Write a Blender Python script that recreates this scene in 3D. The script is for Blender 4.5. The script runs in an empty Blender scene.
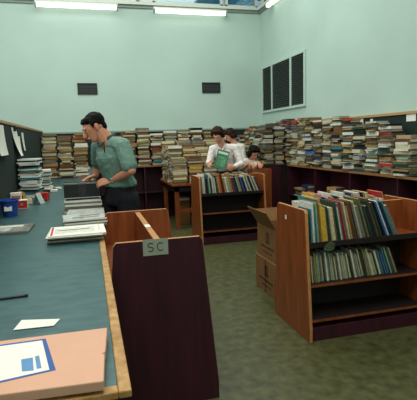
import bpy, bmesh, math, random
from mathutils import Vector, Matrix, Euler
S = bpy.context.scene
COL = S.collection
R_ = math.radians

# ---------------------------------------------------------------- camera, world, lights, exposure
CAM_H = 1.45; FL = 445.0
yaw, pitch, roll = R_(14.94), R_(7.77), R_(-1.76)
fw = Vector((math.sin(yaw)*math.cos(pitch), math.cos(yaw)*math.cos(pitch), -math.sin(pitch)))
r0 = Vector((math.cos(yaw), -math.sin(yaw), 0)); u0 = r0.cross(fw)
rt = r0*math.cos(roll) + u0*math.sin(roll); up = -r0*math.sin(roll) + u0*math.cos(roll)
cd = bpy.data.cameras.new('camera'); cam = bpy.data.objects.new('camera', cd); COL.objects.link(cam)
cd.sensor_fit = 'HORIZONTAL'; cd.sensor_width = 36; cd.lens = FL/417*36; cd.clip_start = .02
M4 = Matrix((rt, up, -fw)).transposed().to_4x4(); M4.translation = Vector((0, 0, CAM_H)); cam.matrix_world = M4
S.camera = cam
S.view_settings.view_transform = 'Standard'; S.view_settings.look = 'None'
S.view_settings.exposure = 0.0; S.view_settings.gamma = 1.0; S.view_settings.use_curve_mapping = False
w = bpy.data.worlds.new('world'); S.world = w; w.use_nodes = True
w.node_tree.nodes['Background'].inputs[0].default_value = (.45, .72, .85, 1)
w.node_tree.nodes['Background'].inputs[1].default_value = .5

def area(name, loc, rot, sx, sy, power, col=(1, 1, 1)):
    l = bpy.data.lights.new(name, 'AREA'); l.shape = 'RECTANGLE'; l.size = sx; l.size_y = sy; l.energy = power; l.color = col
    o = bpy.data.objects.new(name, l); COL.objects.link(o); o.location = loc; o.rotation_euler = rot
    return o
area('ceiling_light_front', (-.2, 1.0, 5.0), (0, 0, 0), 4.5, 3.0, 185, (1, .99, .93))
area('ceiling_light_back', (.2, 6.0, 5.0), (0, 0, 0), 5.5, 3.0, 215, (.96, 1, .95))
area('window_light_left', (-4.8, 3.5, 3.2), (0, R_(-75), 0), 2.2, 7.0, 130, (.92, 1, .98))
area('window_light_rear', (.6, -2.8, 3.9), (R_(62), 0, 0), 5.0, 1.6, 32, (1, .98, .94))  # added fill from behind the camera for faces turned to us, not a window

# ---------------------------------------------------------------- materials
def lin(c):
    return tuple(((v/255)/12.92 if v <= 10 else (((v/255)+.055)/1.055)**2.4) for v in c)
MATS = {}
def mat(name, rgb, rough=.6, noise=.0, scale=20, stretch=(1, 1, 1), rgb2=None, bump=0, metal=0, spec=.35, coat=0):
    if name in MATS: return MATS[name]
    m = bpy.data.materials.new(name); m.use_nodes = True; MATS[name] = m
    nt = m.node_tree; b = nt.nodes['Principled BSDF']
    b.inputs['Roughness'].default_value = rough; b.inputs['Metallic'].default_value = metal
    b.inputs['Specular IOR Level'].default_value = spec; b.inputs['Coat Weight'].default_value = coat
    c = lin(rgb)
    tc = nt.nodes.new('ShaderNodeTexCoord'); mp = nt.nodes.new('ShaderNodeMapping'); mp.inputs['Scale'].default_value = stretch
    n = nt.nodes.new('ShaderNodeTexNoise'); n.inputs['Scale'].default_value = scale; n.inputs['Detail'].default_value = 5
    nt.links.new(tc.outputs['Object'], mp.inputs[0]); nt.links.new(mp.outputs[0], n.inputs['Vector'])
    rp = nt.nodes.new('ShaderNodeValToRGB'); rp.color_ramp.elements[0].position = .3; rp.color_ramp.elements[1].position = .7
    if rgb2: a, d = c, lin(rgb2)
    else: a, d = tuple(v*(1-noise) for v in c), tuple(min(1, v*(1+noise)) for v in c)
    rp.color_ramp.elements[0].color = (*a, 1); rp.color_ramp.elements[1].color = (*d, 1)
    nt.links.new(n.outputs[0], rp.inputs[0]); nt.links.new(rp.outputs[0], b.inputs['Base Color'])
    if bump:
        bp = nt.nodes.new('ShaderNodeBump'); bp.inputs['Strength'].default_value = bump; bp.inputs['Distance'].default_value = .01
        nt.links.new(n.outputs[0], bp.inputs['Height']); nt.links.new(bp.outputs[0], b.inputs['Normal'])
    return m
def objcol(name, attr=False, rough=.5):
    m = bpy.data.materials.new(name); m.use_nodes = True; nt = m.node_tree; b = nt.nodes['Principled BSDF']
    b.inputs['Roughness'].default_value = rough; b.inputs['Specular IOR Level'].default_value = .3
    tc = nt.nodes.new('ShaderNodeTexCoord')
    n = nt.nodes.new('ShaderNodeTexNoise'); n.inputs['Scale'].default_value = 45
    nt.links.new(tc.outputs['Object'], n.inputs['Vector'])
    mr = nt.nodes.new('ShaderNodeMapRange'); mr.inputs[1].default_value = .3; mr.inputs[2].default_value = .7; mr.inputs[3].default_value = .75; mr.inputs[4].default_value = 1.15
    nt.links.new(n.outputs[0], mr.inputs[0])
    mx = nt.nodes.new('ShaderNodeVectorMath'); mx.operation = 'SCALE'
    if attr:
        a = nt.nodes.new('ShaderNodeVertexColor'); a.layer_name = 'Col'; nt.links.new(a.outputs[0], mx.inputs[0])
    else:
        a = nt.nodes.new('ShaderNodeObjectInfo'); nt.links.new(a.outputs['Color'], mx.inputs[0])
    nt.links.new(mr.outputs[0], mx.inputs['Scale']); nt.links.new(mx.outputs[0], b.inputs['Base Color'])
    return m
def emit(name, rgb, strength):
    m = bpy.data.materials.new(name); m.use_nodes = True; b = m.node_tree.nodes['Principled BSDF']
    b.inputs['Base Color'].default_value = (*rgb, 1); b.inputs['Emission Color'].default_value = (*rgb, 1); b.inputs['Emission Strength'].default_value = strength
    return m
wall_m = mat('wall_mint_paint', (172, 194, 184), .75, .05, 1.2)
ceil_m = mat('ceiling_white', (225, 228, 220), .9)
floor_m = mat('floor_lino', (56, 58, 32), .42, scale=14, rgb2=(88, 88, 54), stretch=(1, 1, 1), spec=.4)
board_m = mat('pinboard_dark_green', (26, 40, 36), .85, .12, 30)
trimwood = mat('pale_wood_trim', (176, 138, 92), .5, .12, 12, (1, 1, 8))
white_m = mat('white_painted_trim', (205, 210, 200), .5, .03)
greytrim = mat('grey_painted_trim', (128, 142, 134), .5, .05)
dark_m = mat('dark_metal', (26, 28, 28), .5, .2)
louvre_m = mat('louvre_grey', (48, 54, 52), .45, .25, 6)
maroon = mat('maroon_laminate', (48, 16, 27), .45, scale=4, rgb2=(66, 24, 35), stretch=(6, 6, .6))
maroon_d = mat('dark_brown_stained_wood', (28, 18, 17), .6, .2, 5, (5, 5, .7))  # dark wood; also stands in for the shade inside the browsers
orange = mat('orange_brown_wood', (112, 54, 22), .4, scale=5, rgb2=(146, 76, 34), stretch=(5, 5, .6), spec=.45)
edgewood = mat('light_wood_edge', (176, 122, 70), .5, .15, 15)
lino_top = mat('counter_green_lino', (40, 72, 76), .36, scale=9, rgb2=(60, 96, 97), stretch=(1, 3, 1), spec=.4)
oak = mat('oak_edging', (150, 106, 54), .5, scale=30, rgb2=(190, 152, 94), stretch=(1, 1, 1))
card_m = mat('pink_tan_cardboard', (208, 162, 136), .8, .03, 14)
kraft = mat('brown_cardboard', (126, 88, 50), .8, .06, 12)
kraft_in = mat('pale_cardboard_inside', (196, 168, 134), .8, .05, 12)
ink = mat('black_ink', (24, 22, 22), .7)
paper = mat('white_paper', (228, 228, 216), .7, .02)
pages = mat('cream_page_edges', (186, 170, 132), .9, .18, 60, (1, 1, 12))
blue_m = mat('blue_plastic', (34, 76, 160), .4, .1)
lblue = mat('blue_print', (88, 138, 182), .6, .05)
dblue = mat('dark_blue_print', (50, 86, 150), .6, .05)
red_m = mat('red_print', (186, 44, 36), .5, .1)
yellow_m = mat('yellow_print', (222, 176, 50), .5, .05)
skin = mat('skin', (206, 142, 112), .55, .05, 12)
skin_m2 = mat('skin_pale', (216, 156, 130), .55, .05, 12)
hair_b = mat('black_hair', (14, 11, 11), .75, .35, 60, bump=.6, spec=.15)
hair_br = mat('brown_hair', (44, 28, 20), .75, .35, 60, bump=.6, spec=.15)
shirt_g = mat('green_shirt_fabric', (106, 138, 125), .85, .07, 25, bump=.2)
shirt_gd = mat('green_shirt_trim', (58, 84, 76), .85, .07, 25)
jeans = mat('black_trouser_fabric', (20, 20, 28), .85, .15, 30)
blouse = mat('white_blouse_fabric', (226, 218, 214), .85, .05, 14, bump=.2)
blouse2 = mat('cream_blouse_fabric', (204, 200, 188), .85, .05, 14, bump=.2)
shoe_m = mat('black_leather', (20, 18, 18), .4)
steel = mat('steel', (190, 190, 185), .3, metal=.8)
eye_m = mat('eye_white', (225, 220, 215), .3); lip_m = mat('lip_colour', (168, 92, 84), .5)
book_c = objcol('book_cover_cloth'); book_a = objcol('book_cover_mixed', True)
page_b = mat('mixed_page_edges', (150, 136, 104), .9, .2, 60, (1, 1, 12))
def page_var(m, attr):
    nt = m.node_tree; b = nt.nodes['Principled BSDF']; src = b.inputs['Base Color'].links[0].from_socket
    r = nt.nodes.new('ShaderNodeValToRGB'); r.color_ramp.interpolation = 'CONSTANT'
    cols = [(206, 196, 168), (150, 122, 82), (168, 160, 140), (112, 84, 54), (222, 216, 200), (180, 156, 112), (96, 90, 78), (190, 176, 140)]
    e = r.color_ramp.elements
    while len(e) < len(cols): e.new(.5)
    for i, c_ in enumerate(cols): e[i].position = i/len(cols); e[i].color = (*lin(c_), 1)
    if attr: a = nt.nodes.new('ShaderNodeVertexColor'); a.layer_name = 'Page'; o_ = a.outputs[0]
    else: a = nt.nodes.new('ShaderNodeObjectInfo'); o_ = a.outputs['Random']
    nt.links.new(o_, r.inputs[0])
    mx = nt.nodes.new('ShaderNodeMix'); mx.data_type = 'RGBA'; mx.blend_type = 'MULTIPLY'; mx.inputs[0].default_value = 1
    n = [q for q in nt.nodes if q.type == 'TEX_NOISE'][0]
    mr = nt.nodes.new('ShaderNodeMapRange'); mr.inputs[3].default_value = .6; mr.inputs[4].default_value = 1.15
    nt.links.new(n.outputs[0], mr.inputs[0]); nt.links.new(r.outputs[0], mx.inputs[6]); nt.links.new(mr.outputs[0], mx.inputs[7]); nt.links.new(mx.outputs[2], b.inputs['Base Color'])
page_c = mat('varied_page_edges', (151, 136, 104), .9, .2, 60, (1, 1, 12))
page_var(page_c, False); page_var(page_b, True)
tube_m = emit('lit_fluorescent_tube', (1, .98, .9), 2.6)
def glass_mat():
    m = bpy.data.materials.new('blue_tinted_glass'); m.use_nodes = True; nt = m.node_tree
    nt.nodes.remove(nt.nodes['Principled BSDF'])
    t = nt.nodes.new('ShaderNodeBsdfTransparent'); t.inputs[0].default_value = (.34, .55, .62, 1)
    g = nt.nodes.new('ShaderNodeBsdfGlossy'); g.inputs[0].default_value = (.8, .9, .9, 1); g.inputs[1].default_value = .05
    mx = nt.nodes.new('ShaderNodeMixShader'); mx.inputs[0].default_value = .15
    nt.links.new(t.outputs[0], mx.inputs[1]); nt.links.new(g.outputs[0], mx.inputs[2])
    nt.links.new(mx.outputs[0], nt.nodes['Material Output'].inputs[0])
    return m
glass = glass_mat()
def clear_mat():
    m = glass_mat(); m.name = 'clear_plastic_film'
    for n in m.node_tree.nodes:
        if n.type == 'BSDF_TRANSPARENT': n.inputs[0].default_value = (.85, .88, .88, 1)
        if n.type == 'MIX_SHADER': n.inputs[0].default_value = .35
    return m
clear = clear_mat()

# ---------------------------------------------------------------- mesh helpers
class MB:
    def __init__(s): s.bm = bmesh.new(); s.mats = []
    def mi(s, m):
        if m not in s.mats: s.mats.append(m)
        return s.mats.index(m)
    def poly(s, vs, faces, m, T=None):
        T = T or Matrix()
        v = [s.bm.verts.new(T @ Vector(p)) for p in vs]; i = s.mi(m); out = []
        for f in faces:
            fc = s.bm.faces.new([v[k] for k in f]); fc.material_index = i; fc.normal_update(); out.append(fc)
        return out
    def box(s, x0, x1, y0, y1, z0, z1, m, T=None):
        return s.poly([(x0, y0, z0), (x1, y0, z0), (x1, y1, z0), (x0, y1, z0), (x0, y0, z1), (x1, y0, z1), (x1, y1, z1), (x0, y1, z1)],
                      [(3, 2, 1, 0), (4, 5, 6, 7), (0, 1, 5, 4), (1, 2, 6, 5), (2, 3, 7, 6), (3, 0, 4, 7)], m, T)
    def prism(s, pts, a, b, m, axis='x', T=None):
        """pts: closed outline in the two other axes, extruded a..b along axis"""
        def mk(p, t): return {'x': (t, p[0], p[1]), 'y': (p[0], t, p[1]), 'z': (p[0], p[1], t)}[axis]
        n = len(pts); vs = [mk(p, a) for p in pts] + [mk(p, b) for p in pts]
        fs = [tuple(range(n))[::-1], tuple(range(n, 2*n))] + [(i, (i+1) % n, n+(i+1) % n, n+i) for i in range(n)]
        r = s.poly(vs, fs, m, T); bmesh.ops.recalc_face_normals(s.bm, faces=r); return r
    def cyl(s, p, q, ra, rb, m, n=16):
        p, q = Vector(p), Vector(q); d = (q-p).normalized(); a = d.orthogonal().normalized(); b = d.cross(a)
        vs = [p+(a*math.cos(t)+b*math.sin(t))*ra for t in [2*math.pi*i/n for i in range(n)]] + [q+(a*math.cos(t)+b*math.sin(t))*rb for t in [2*math.pi*i/n for i in range(n)]]
        fs = [tuple(range(n))[::-1], tuple(range(n, 2*n))] + [(i, (i+1) % n, n+(i+1) % n, n+i) for i in range(n)]
        r = s.poly(vs, fs, m)
        for f in r[2:]: f.smooth = True
        return r
    def build(s, name, parent=None, bevel=0, loc=None):
        me = bpy.data.meshes.new(name); s.bm.to_mesh(me); s.bm.free()
        for m in s.mats: me.materials.append(m)
        o = bpy.data.objects.new(name, me); COL.objects.link(o)
        if parent: o.parent = parent
        if loc: o.location = loc
        if bevel:
            b = o.modifiers.new('bevel', 'BEVEL'); b.width = bevel; b.segments = 2; b.limit_method = 'ANGLE'
        return o
def tag(o, label, cat, group=None, kind=None):
    o['label'] = label; o['category'] = cat
    if group: o['group'] = group
    if kind: o['kind'] = kind
    return o
def thing(name, label, cat, loc=(0, 0, 0), rz=0, group=None):
    o = bpy.data.objects.new(name, None); COL.objects.link(o); o.location = loc; o.rotation_euler = (0, 0, rz); o.empty_display_size = .05
    return tag(o, label, cat, group)
def struct(mb, name, bevel=0):
    o = mb.build(name, bevel=bevel); o['kind'] = 'structure'; return o
def sbox(name, m, *a, bevel=0):
    b = MB(); b.box(*a, m); return struct(b, name, bevel)
def at(px, py, **k):
    """the room point a photo position stands for, at a known X, Y or Z"""
    (a, v), = k.items(); i = 'XYZ'.index(a); d = rt*(px-208.5)+up*(200-py)+fw*FL; C0 = Vector((0, 0, CAM_H)); return C0+d*((v-C0[i])/d[i])

# ---------------------------------------------------------------- room
WX, WY, LX, NY, CZ = 3.5, 8.7, -5.0, -3.2, 5.15
sbox('floor', floor_m, LX-.1, WX+.1, NY-.1, WY+.1, -.1, 0)
sbox('ceiling', ceil_m, LX-.1, WX+.1, NY-.1, WY+.1, CZ, CZ+.1)
sbox('wall_back', wall_m, LX-.1, WX+.1, WY, WY+.12, 0, 3.95)
sbox('wall_right', wall_m, WX, WX+.12, NY, WY, 0, 3.95)
sbox('wall_left', wall_m, LX-.12, LX, NY, WY, 0, CZ)
sbox('wall_front', wall_m, LX, WX, NY-.12, NY, 0, CZ)
sbox('trim_1', white_m, LX, WX, WY-.07, WY+.12, 3.95, 4.0)
sbox('trim_2', white_m, WX-.07, WX+.12, NY, WY-.07, 3.95, 4.0)
sbox('trim_3', greytrim, LX, WX, WY-.03, WY, 3.90, 3.95)
sbox('trim_4', greytrim, WX-.03, WX, NY, WY-.03, 3.90, 3.95)
# clerestory windows
def window(n, axis, a0, a1):
    t = bpy.data.objects.new('window_%d' % n, None); COL.objects.link(t); t['kind'] = 'structure'
    f = MB()
    def bx(p0, p1, z0, z1, d0=-.03, d1=.05):
        if axis == 'x': f.box(p0, p1, WY+d0, WY+d1, z0, z1, white_m)
        else: f.box(WX+d0, WX+d1, p0, p1, z0, z1, white_m)
    bx(a0, a0+.045, 4.0, CZ); bx(a1-.045, a1, 4.0, CZ); bx(a0, a1, 4.0, 4.035); bx(a0, a1, CZ-.06, CZ)
    f.build('window_frame', t)
    g = MB()
    if axis == 'x': g.box(a0+.045, a1-.045, WY+.01, WY+.016, 4.035, CZ-.06, glass)
    else: g.box(WX+.01, WX+.016, a0+.045, a1-.045, 4.035, CZ-.06, glass)
    g.build('pane', t)
xs = [-4.9, -3.3, -1.35, .3, 1.1, 1.28, 2.73, 3.46]
k = 1
for i, (a, b) in enumerate([(-4.9, -3.2), (-3.1, -1.3), (-1.25, .30), (.34, 1.1), (1.36, 2.72), (2.78, 3.44)]):
    window(k, 'x', a, b); k += 1
for (a, b) in [(6.6, 8.55), (4.6, 6.5), (2.6, 4.5), (.6, 2.5)]:
    window(k, 'y', a, b); k += 1
b = MB(); b.box(1.1, 1.36, WY, WY+.1, 4.0, CZ, white_m); b.box(-5, -4.9, WY, WY+.1, 4.0, CZ, white_m); b.box(-1.3, -1.25, WY, WY+.1, 4, CZ, white_m); struct(b, 'trim_5')
sbox('wall_right_upper', wall_m, WX, WX+.1, NY, .6, 4.0, CZ)
# foliage and eaves outside the clerestory: a dark roof edge
sbox('trim_6', dark_m, LX, WX+2, WY+1.0, WY+1.3, 4.55, 4.75)
# pin boards
def pinboard(n, bx, tr, rail):
    b = MB(); b.box(*bx, board_m); o = struct(b, n)
    c = MB(); c.box(*tr, trimwood if n == 'trim_8' else greytrim); c.build(rail, o)
pinboard('trim_7', (LX, WX-.03, WY-.03, WY, 1.02, 1.63), (LX, WX-.03, WY-.045, WY, 1.63, 1.66), 'top_rail')
pinboard('trim_8', (WX-.03, WX, .5, WY-.03, 1.02, 1.66), (WX-.045, WX, .5, WY-.045, 1.66, 1.69), 'top_rail')

# ---------------------------------------------------------------- fixtures on the walls
def light_fixture(label, loc, rz, L=1.4):
    t = thing('fluorescent_light', label, 'light', loc, rz, None)
    b = MB(); b.box(-L/2, L/2, -.05, 0, -.012, .03, white_m); b.build('housing', t)
    b = MB(); b.prism([(-.055, -.075), (-.075, -.05), (-.07, -.014), (0, -.014), (-.0, -.05), (-.02, -.075)], -L/2+.03, L/2-.03, tube_m, 'x'); b.build('tube_cover', t, .004)
    for sx in (-1, 1):
        b = MB(); b.box(min(sx*L/2, sx*(L/2-.03)), max(sx*L/2, sx*(L/2-.03)), -.08, 0, -.08, -.012, greytrim); b.build('end_cap', t, .004)
light_fixture('long white fluorescent light under the sill at the left of the back wall', (-.01, WY-.075, 3.9), 0, 1.42)
light_fixture('long white fluorescent light under the sill at the right of the back wall', (2.06, WY-.075, 3.88), 0, 1.42)
light_fixture('white fluorescent light at the top of the right wall near the corner', (WX-.075, 7.3, 3.9), R_(-90), 1.5)

def small_vent(label, x0, x1, z0, z1):
    t = thing('wall_vent', label, 'vent', ((x0+x1)/2, WY, z0)); w_ = x1-x0; h = z1-z0
    b = MB(); b.box(-w_/2, w_/2, -.012, 0, 0, h, dark_m); b.build('backing', t)
    b = MB()
    for a in ((-w_/2, -w_/2+.018, 0, h), (w_/2-.018, w_/2, 0, h), (-w_/2, w_/2, 0, .018), (-w_/2, w_/2, h-.018, h)): b.box(a[0], a[1], -.022, -.01, a[2], a[3], dark_m)
    b.build('frame', t)
    for i in range(6):
        z = .03+i*(h-.06)/5
        b = MB(); b.prism([(-.02, z-.004), (-.012, z+.008), (-.011, z+.006), (-.018, z-.006)], -w_/2+.018, w_/2-.018, louvre_m, 'x'); b.build('slat', t)
small_vent('small dark wall vent behind the man in green shirt', -.1, .25, 2.34, 2.54)
small_vent('small dark wall vent above the woman in white blouse', 2.26, 2.63, 2.36, 2.56)
fr_m = mat('mint_frame_paint', (176, 196, 186), .6, .04)
t = thing('louvre_vent', 'large three panel dark louvred vent with white frame on the right wall', 'vent', (WX, 7.66, 1.94))
b = MB(); H_, y0, y1 = .9, -.93, .93
b.box(-.03, 0, y0, y1, 0, .04, fr_m); b.box(-.03, 0, y0, y1, H_-.04, H_, fr_m)
for a in ((y0, y0+.05), (y1-.05, y1), (-.42, -.36), (.40, .45)): b.box(-.03, 0, a[0], a[1], .04, H_-.04, fr_m)
b.build('frame', t)
for (a, c) in ((y0+.05, -.42), (-.36, .40), (.45, y1-.05)):
    b = MB(); b.box(-.006, 0, a, c, .04, H_-.04, dark_m)
    for i in range(22):
        z = .05+i*.0365
        b.prism([(-.026, z), (-.007, z+.024), (-.007, z+.02), (-.024, z-.003)], a, c, louvre_m, 'y')
    b.build('louvre_panel', t)

# ---------------------------------------------------------------- sorting counter and its screen
t = thing('sorting_counter', 'long counter with dark green top and worn oak edge on the left', 'counter', (0, 0, 0))
b = MB(); b.box(-.76, .035, 1.065, 8.30, .82, .85, lino_top); b.build('counter_top', t, .002)
b = MB(); b.prism([(.035, 1.03), (.067, 1.03), (.067, 8.33), (.035, 8.33)], .832, .852, oak, 'z'); b.build('oak_edge', t, .004)
b = MB(); b.box(-.76, .035, 1.03, 1.065, .832, .852, oak); b.build('oak_edge', t, .004)
b = MB(); b.box(-.72, .0, 1.12, 8.28, .08, .82, maroon_d); b.box(-.68, -.04, 1.17, 8.28, 0, .08, ink); b.build('cabinet_body', t)
for i in range(7):
    y = 1.13+i*1.02
    b = MB(); b.box(0, .015, y+.01, y+1.0, .12, .78, maroon); d = b.build('door', t, .002)
    b = MB(); b.box(.015, .03, y+.88, y+.9, .5, .62, steel); b.build('handle', d, .002)
t = thing('pinboard_screen', 'dark green pinboard screen with wooden top rail behind the counter', 'screen', (0, 0, 0))
b = MB(); b.box(-.80, -.765, .9, 8.66, 0, 1.66, board_m); b.build('panel', t)
b = MB(); b.box(-.805, -.757, .9, 8.66, 1.66, 1.69, trimwood); b.build('top_rail', t, .003)

# sheets pinned on the screen
def sheet(label, y0, y1, z0, z1, curl=.03, name='pinned_paper', cat='paper', m=paper, slant=0):
    b = MB(); n = 6
    vs = []
    for i in range(n+1):
        z = z1+(z0-z1)*i/n; d = curl*(i/n)**2; s_ = slant*i/n
        vs += [(-.762+d, y0+s_, z), (-.762+d*.6, y1+s_, z), (-.7605+d, y0+s_, z), (-.7605+d*.6, y1+s_, z)]
    fs = []
    for i in range(n):
        a = 4*i; c = a+4
        fs += [(a+2, a+3, c+3, c+2), (a+1, a, c, c+1), (a, a+2, c+2, c), (a+3, a+1, c+1, c+3)]
    fs += [(0, 1, 3, 2), (4*n+2, 4*n+3, 4*n+1, 4*n)]
    b.poly(vs, fs, m); bmesh.ops.recalc_face_normals(b.bm, faces=b.bm.faces[:])
    return tag(b.build(name), label, cat)
sheet('large white sheet pinned on the dark screen at the left edge', 4.2, 4.68, 1.36, 1.64, .04)
sheet('white sheet hanging from a clip, middle paper on the dark screen', 5.15, 5.5, 1.33, 1.64, .06, slant=.12)
sheet('small pale note pinned beside the long sheets on the dark screen', 5.88, 6.05, 1.38, 1.6, .02)
sheet('narrow white sheet pinned just behind the clipped sheet on the dark screen', 5.56, 5.72, 1.36, 1.55, .02)
b = MB(); b.box(-.758, -.735, 5.26, 5.32, 1.6, 1.66, dark_m); b.cyl((-.735, 5.29, 1.63), (-.715, 5.29, 1.63), .012, .012, dark_m); tag(b.build('bulldog_clip'), 'small dark clip holding the hanging white sheet on screen', 'clip')

# ---------------------------------------------------------------- book browsers
HB = .94
def browser(label, loc, rz, L, outer, inner, near_outer=None, sh=(.44, .19), lower=maroon):
    t = thing('book_browser', label, 'book browser', loc, rz)
    def panel(x0, x1, mo, flip):
        p = [(-.305, 0), (.305, 0), (.305, .10), (.235, HB-.02), (.22, HB), (-.22, HB), (-.235, HB-.02), (-.305, .10)]
        b = MB(); b.prism(p, x0, x1, inner, 'x')
        i = b.mi(mo); e = b.mi(edgewood)
        for f in b.bm.faces:
            n = f.normal
            if (n.x < -.9) if flip < 0 else (n.x > .9): f.material_index = i
            elif abs(n.x) < .5: f.material_index = e
        return b.build('end_panel', t, .003)
    panel(0, .025, outer, -1); panel(L-.025, L, near_outer or outer, 1)
    b = MB(); b.box(.025, L-.025, -.010, .010, .10, .68, maroon_d); b.build('back_board', t)  # lower board near black: shade below the tray put into its colour
    b = MB(); b.box(.025, L-.025, -.018, .018, .68, HB-.01, inner); e = b.mi(edgewood)
    for f in b.bm.faces:
        if f.normal.z > .9: f.material_index = e
    b.build('spine_board', t, .002)
    for s in (-1, 1):
        b = MB(); y0, y1 = sorted((s*.018, s*.245)); b.box(.025, L-.025, y0, y1, .68, .70, inner); b.build('tray', t, .002)
        b = MB(); y0, y1 = sorted((s*.245, s*.257)); b.box(.025, L-.025, y0, y1, .672, .712, maroon_d if lower != inner else inner); b.build('tray_lip', t, .002)
        for z in sh:
            dd = .305-.07*(z-.1)/(HB-.1)-.012
            b = MB(); y0, y1 = sorted((s*.012, s*dd)); b.box(.025, L-.025, y0, y1, z-.02, z, maroon_d); e = b.mi(orange)
            for f in b.bm.faces:
                if f.normal.y*s > .9: f.material_index = e
            b.build('shelf', t, .001)
    b = MB(); b.box(.025, L-.025, -.285, .285, 0, .10, lower); b.build('plinth', t, .002)
    return t
# the browser beside the counter, end on to us
t1 = browser('empty book browser with maroon end panel carrying a hand-lettered card', (.328, 2.26, 0), R_(90), 1.06, maroon, orange, orange)
# card with SC
c = MB(); c.box(-.066, .066, -.002, 0, -.043, .043, mat('grey_green_card', (150, 158, 142), .7, .04)); 
co = c.build('sign_card', t1); co.rotation_euler = (0, 0, R_(-90)); co.location = (-.001, .018, .903)
def stroke(mb, pts, wd, y, m):
    for p, q in zip(pts[:-1], pts[1:]):
        d = Vector((q[0]-p[0], q[1]-p[1])); n = Vector((-d.y, d.x)).normalized()*wd/2; e = d.normalized()*wd*.35
        a = (p[0]-e.x, p[1]-e.y); c_ = (q[0]+e.x, q[1]+e.y)
        mb.prism([(a[0]+n.x, a[1]+n.y), (c_[0]+n.x, c_[1]+n.y), (c_[0]-n.x, c_[1]-n.y), (a[0]-n.x, a[1]-n.y)], y-.0008, y, m, 'y')
sc = MB()
Sp = [(-.012+.016*math.cos(a)*.9, .012+.011*math.sin(a)) for a in [R_(v) for v in range(30, 271, 30)]]
Sp = [(p[0]-.014, p[1]) for p in Sp] + [(p[0]-.014, p[1]) for p in [(-.012+.014*math.cos(a), -.010+.011*math.sin(a)) for a in [R_(v) for v in range(80, -151, -30)]]]
stroke(sc, Sp, .004, -.0021, ink)
stroke(sc, [(.026+.017*math.cos(a), .001+.021*math.sin(a)) for a in [R_(v) for v in range(50, 311, 20)]], .004, -.0021, ink)
so = sc.build('lettering', co)
l = MB(); l.box(.42, .5, -.0165, .0165, HB-.0099, HB-.0085, paper); l.build('white_label', t1)
# the browser further back, long side to us
t2 = browser('book browser standing behind the open box, its two lower shelves empty', (1.44, 6.12, 0), 0, .97, orange, orange)
# the browser at the right
t3 = browser('large wooden book browser at right with two rows of books', (1.425, 3.0, 0), 0, .99, orange, orange, sh=(.41, .16))
l = MB(); l.box(-.001, 0, .06, .085, .83, .862, paper); l.build('white_label', t3)

# ---------------------------------------------------------------- cardboard boxes beside the right-hand browser
def marks(parent, side_x, y0, y1, z0, z1):
    b = MB(); x = side_x-.0008
    def q(a0, a1, c0, c1): b.box(x, side_x-.0001, y0+a0*(y1-y0), y0+a1*(y1-y0), z0+c0*(z1-z0), z0+c1*(z1-z0), ink)
    for i in range(3): q(.36+.07*i, .385+.07*i, .53, .78)
    q(.33, .56, .5, .53); q(.38, .52, .78, .81)
    b.build('printed_symbol', parent); b = MB()
    for i in range(12): q(.12+.06*i, .155+.06*i, .33, .39)
    for i in range(7): q(.2+.07*i, .24+.07*i, .18, .22)
    b.build('printed_text', parent)
def closed_box(label, x, y, z, w_, d, h):
    t = thing('cardboard_box', label, 'box', (x, y, z))
    b = MB(); b.box(0, w_, 0, d, 0, h, kraft); b.build('carton', t, .004)
    b = MB(); b.box(-.001, w_+.001, d*.48, d*.52, h*.02, h-.0005, mat('dark_tape', (50, 36, 26), .4)); b.build('tape', t)
    marks(t, -.0012, .02, d*.98, 0, h)
    return t
closed_box('lower brown cardboard box with dark tape beside the right browser', 1.545, 3.54, 0, .37, .50, .32)
t = thing('cardboard_box', 'upper brown cardboard box with its flaps standing open', 'box', (1.56, 3.56, .3205))
hh = .31
b = MB(); w_, d = .34, .46
b.box(0, w_, 0, d, 0, .006, kraft); b.box(0, .006, 0, d, .006, hh, kraft); b.box(w_-.006, w_, 0, d, .006, hh, kraft); b.box(.006, w_-.006, 0, .006, .006, hh, kraft); b.box(.006, w_-.006, d-.006, d, .006, hh, kraft)
b.build('carton', t)
def flap(org, u_, v_, m, name='flap'):
    u_, v_ = Vector(u_), Vector(v_); n = u_.cross(v_).normalized()*.005; o_ = Vector(org)
    b = MB(); b.poly([o_, o_+u_, o_+u_+v_, o_+v_, o_+n, o_+u_+n, o_+u_+v_+n, o_+v_+n], [(3, 2, 1, 0), (4, 5, 6, 7), (0, 1, 5, 4), (1, 2, 6, 5), (2, 3, 7, 6), (3, 0, 4, 7)], m); bmesh.ops.recalc_face_normals(b.bm, faces=b.bm.faces[:]); b.build(name, t)
flap((0, 0, hh), (0, d, 0), (-.10, 0, .165), kraft)
flap((w_, 0, hh), (0, d, 0), (.10, 0, .10), kraft_in)
flap((0, .0, hh), (w_, 0, 0), (0, -.03, .14), kraft_in)
flap((0, d, hh), (w_, 0, 0), (0, .08, .12), kraft)
marks(t, -.0002, .02, d*.98, 0, hh)

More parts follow.
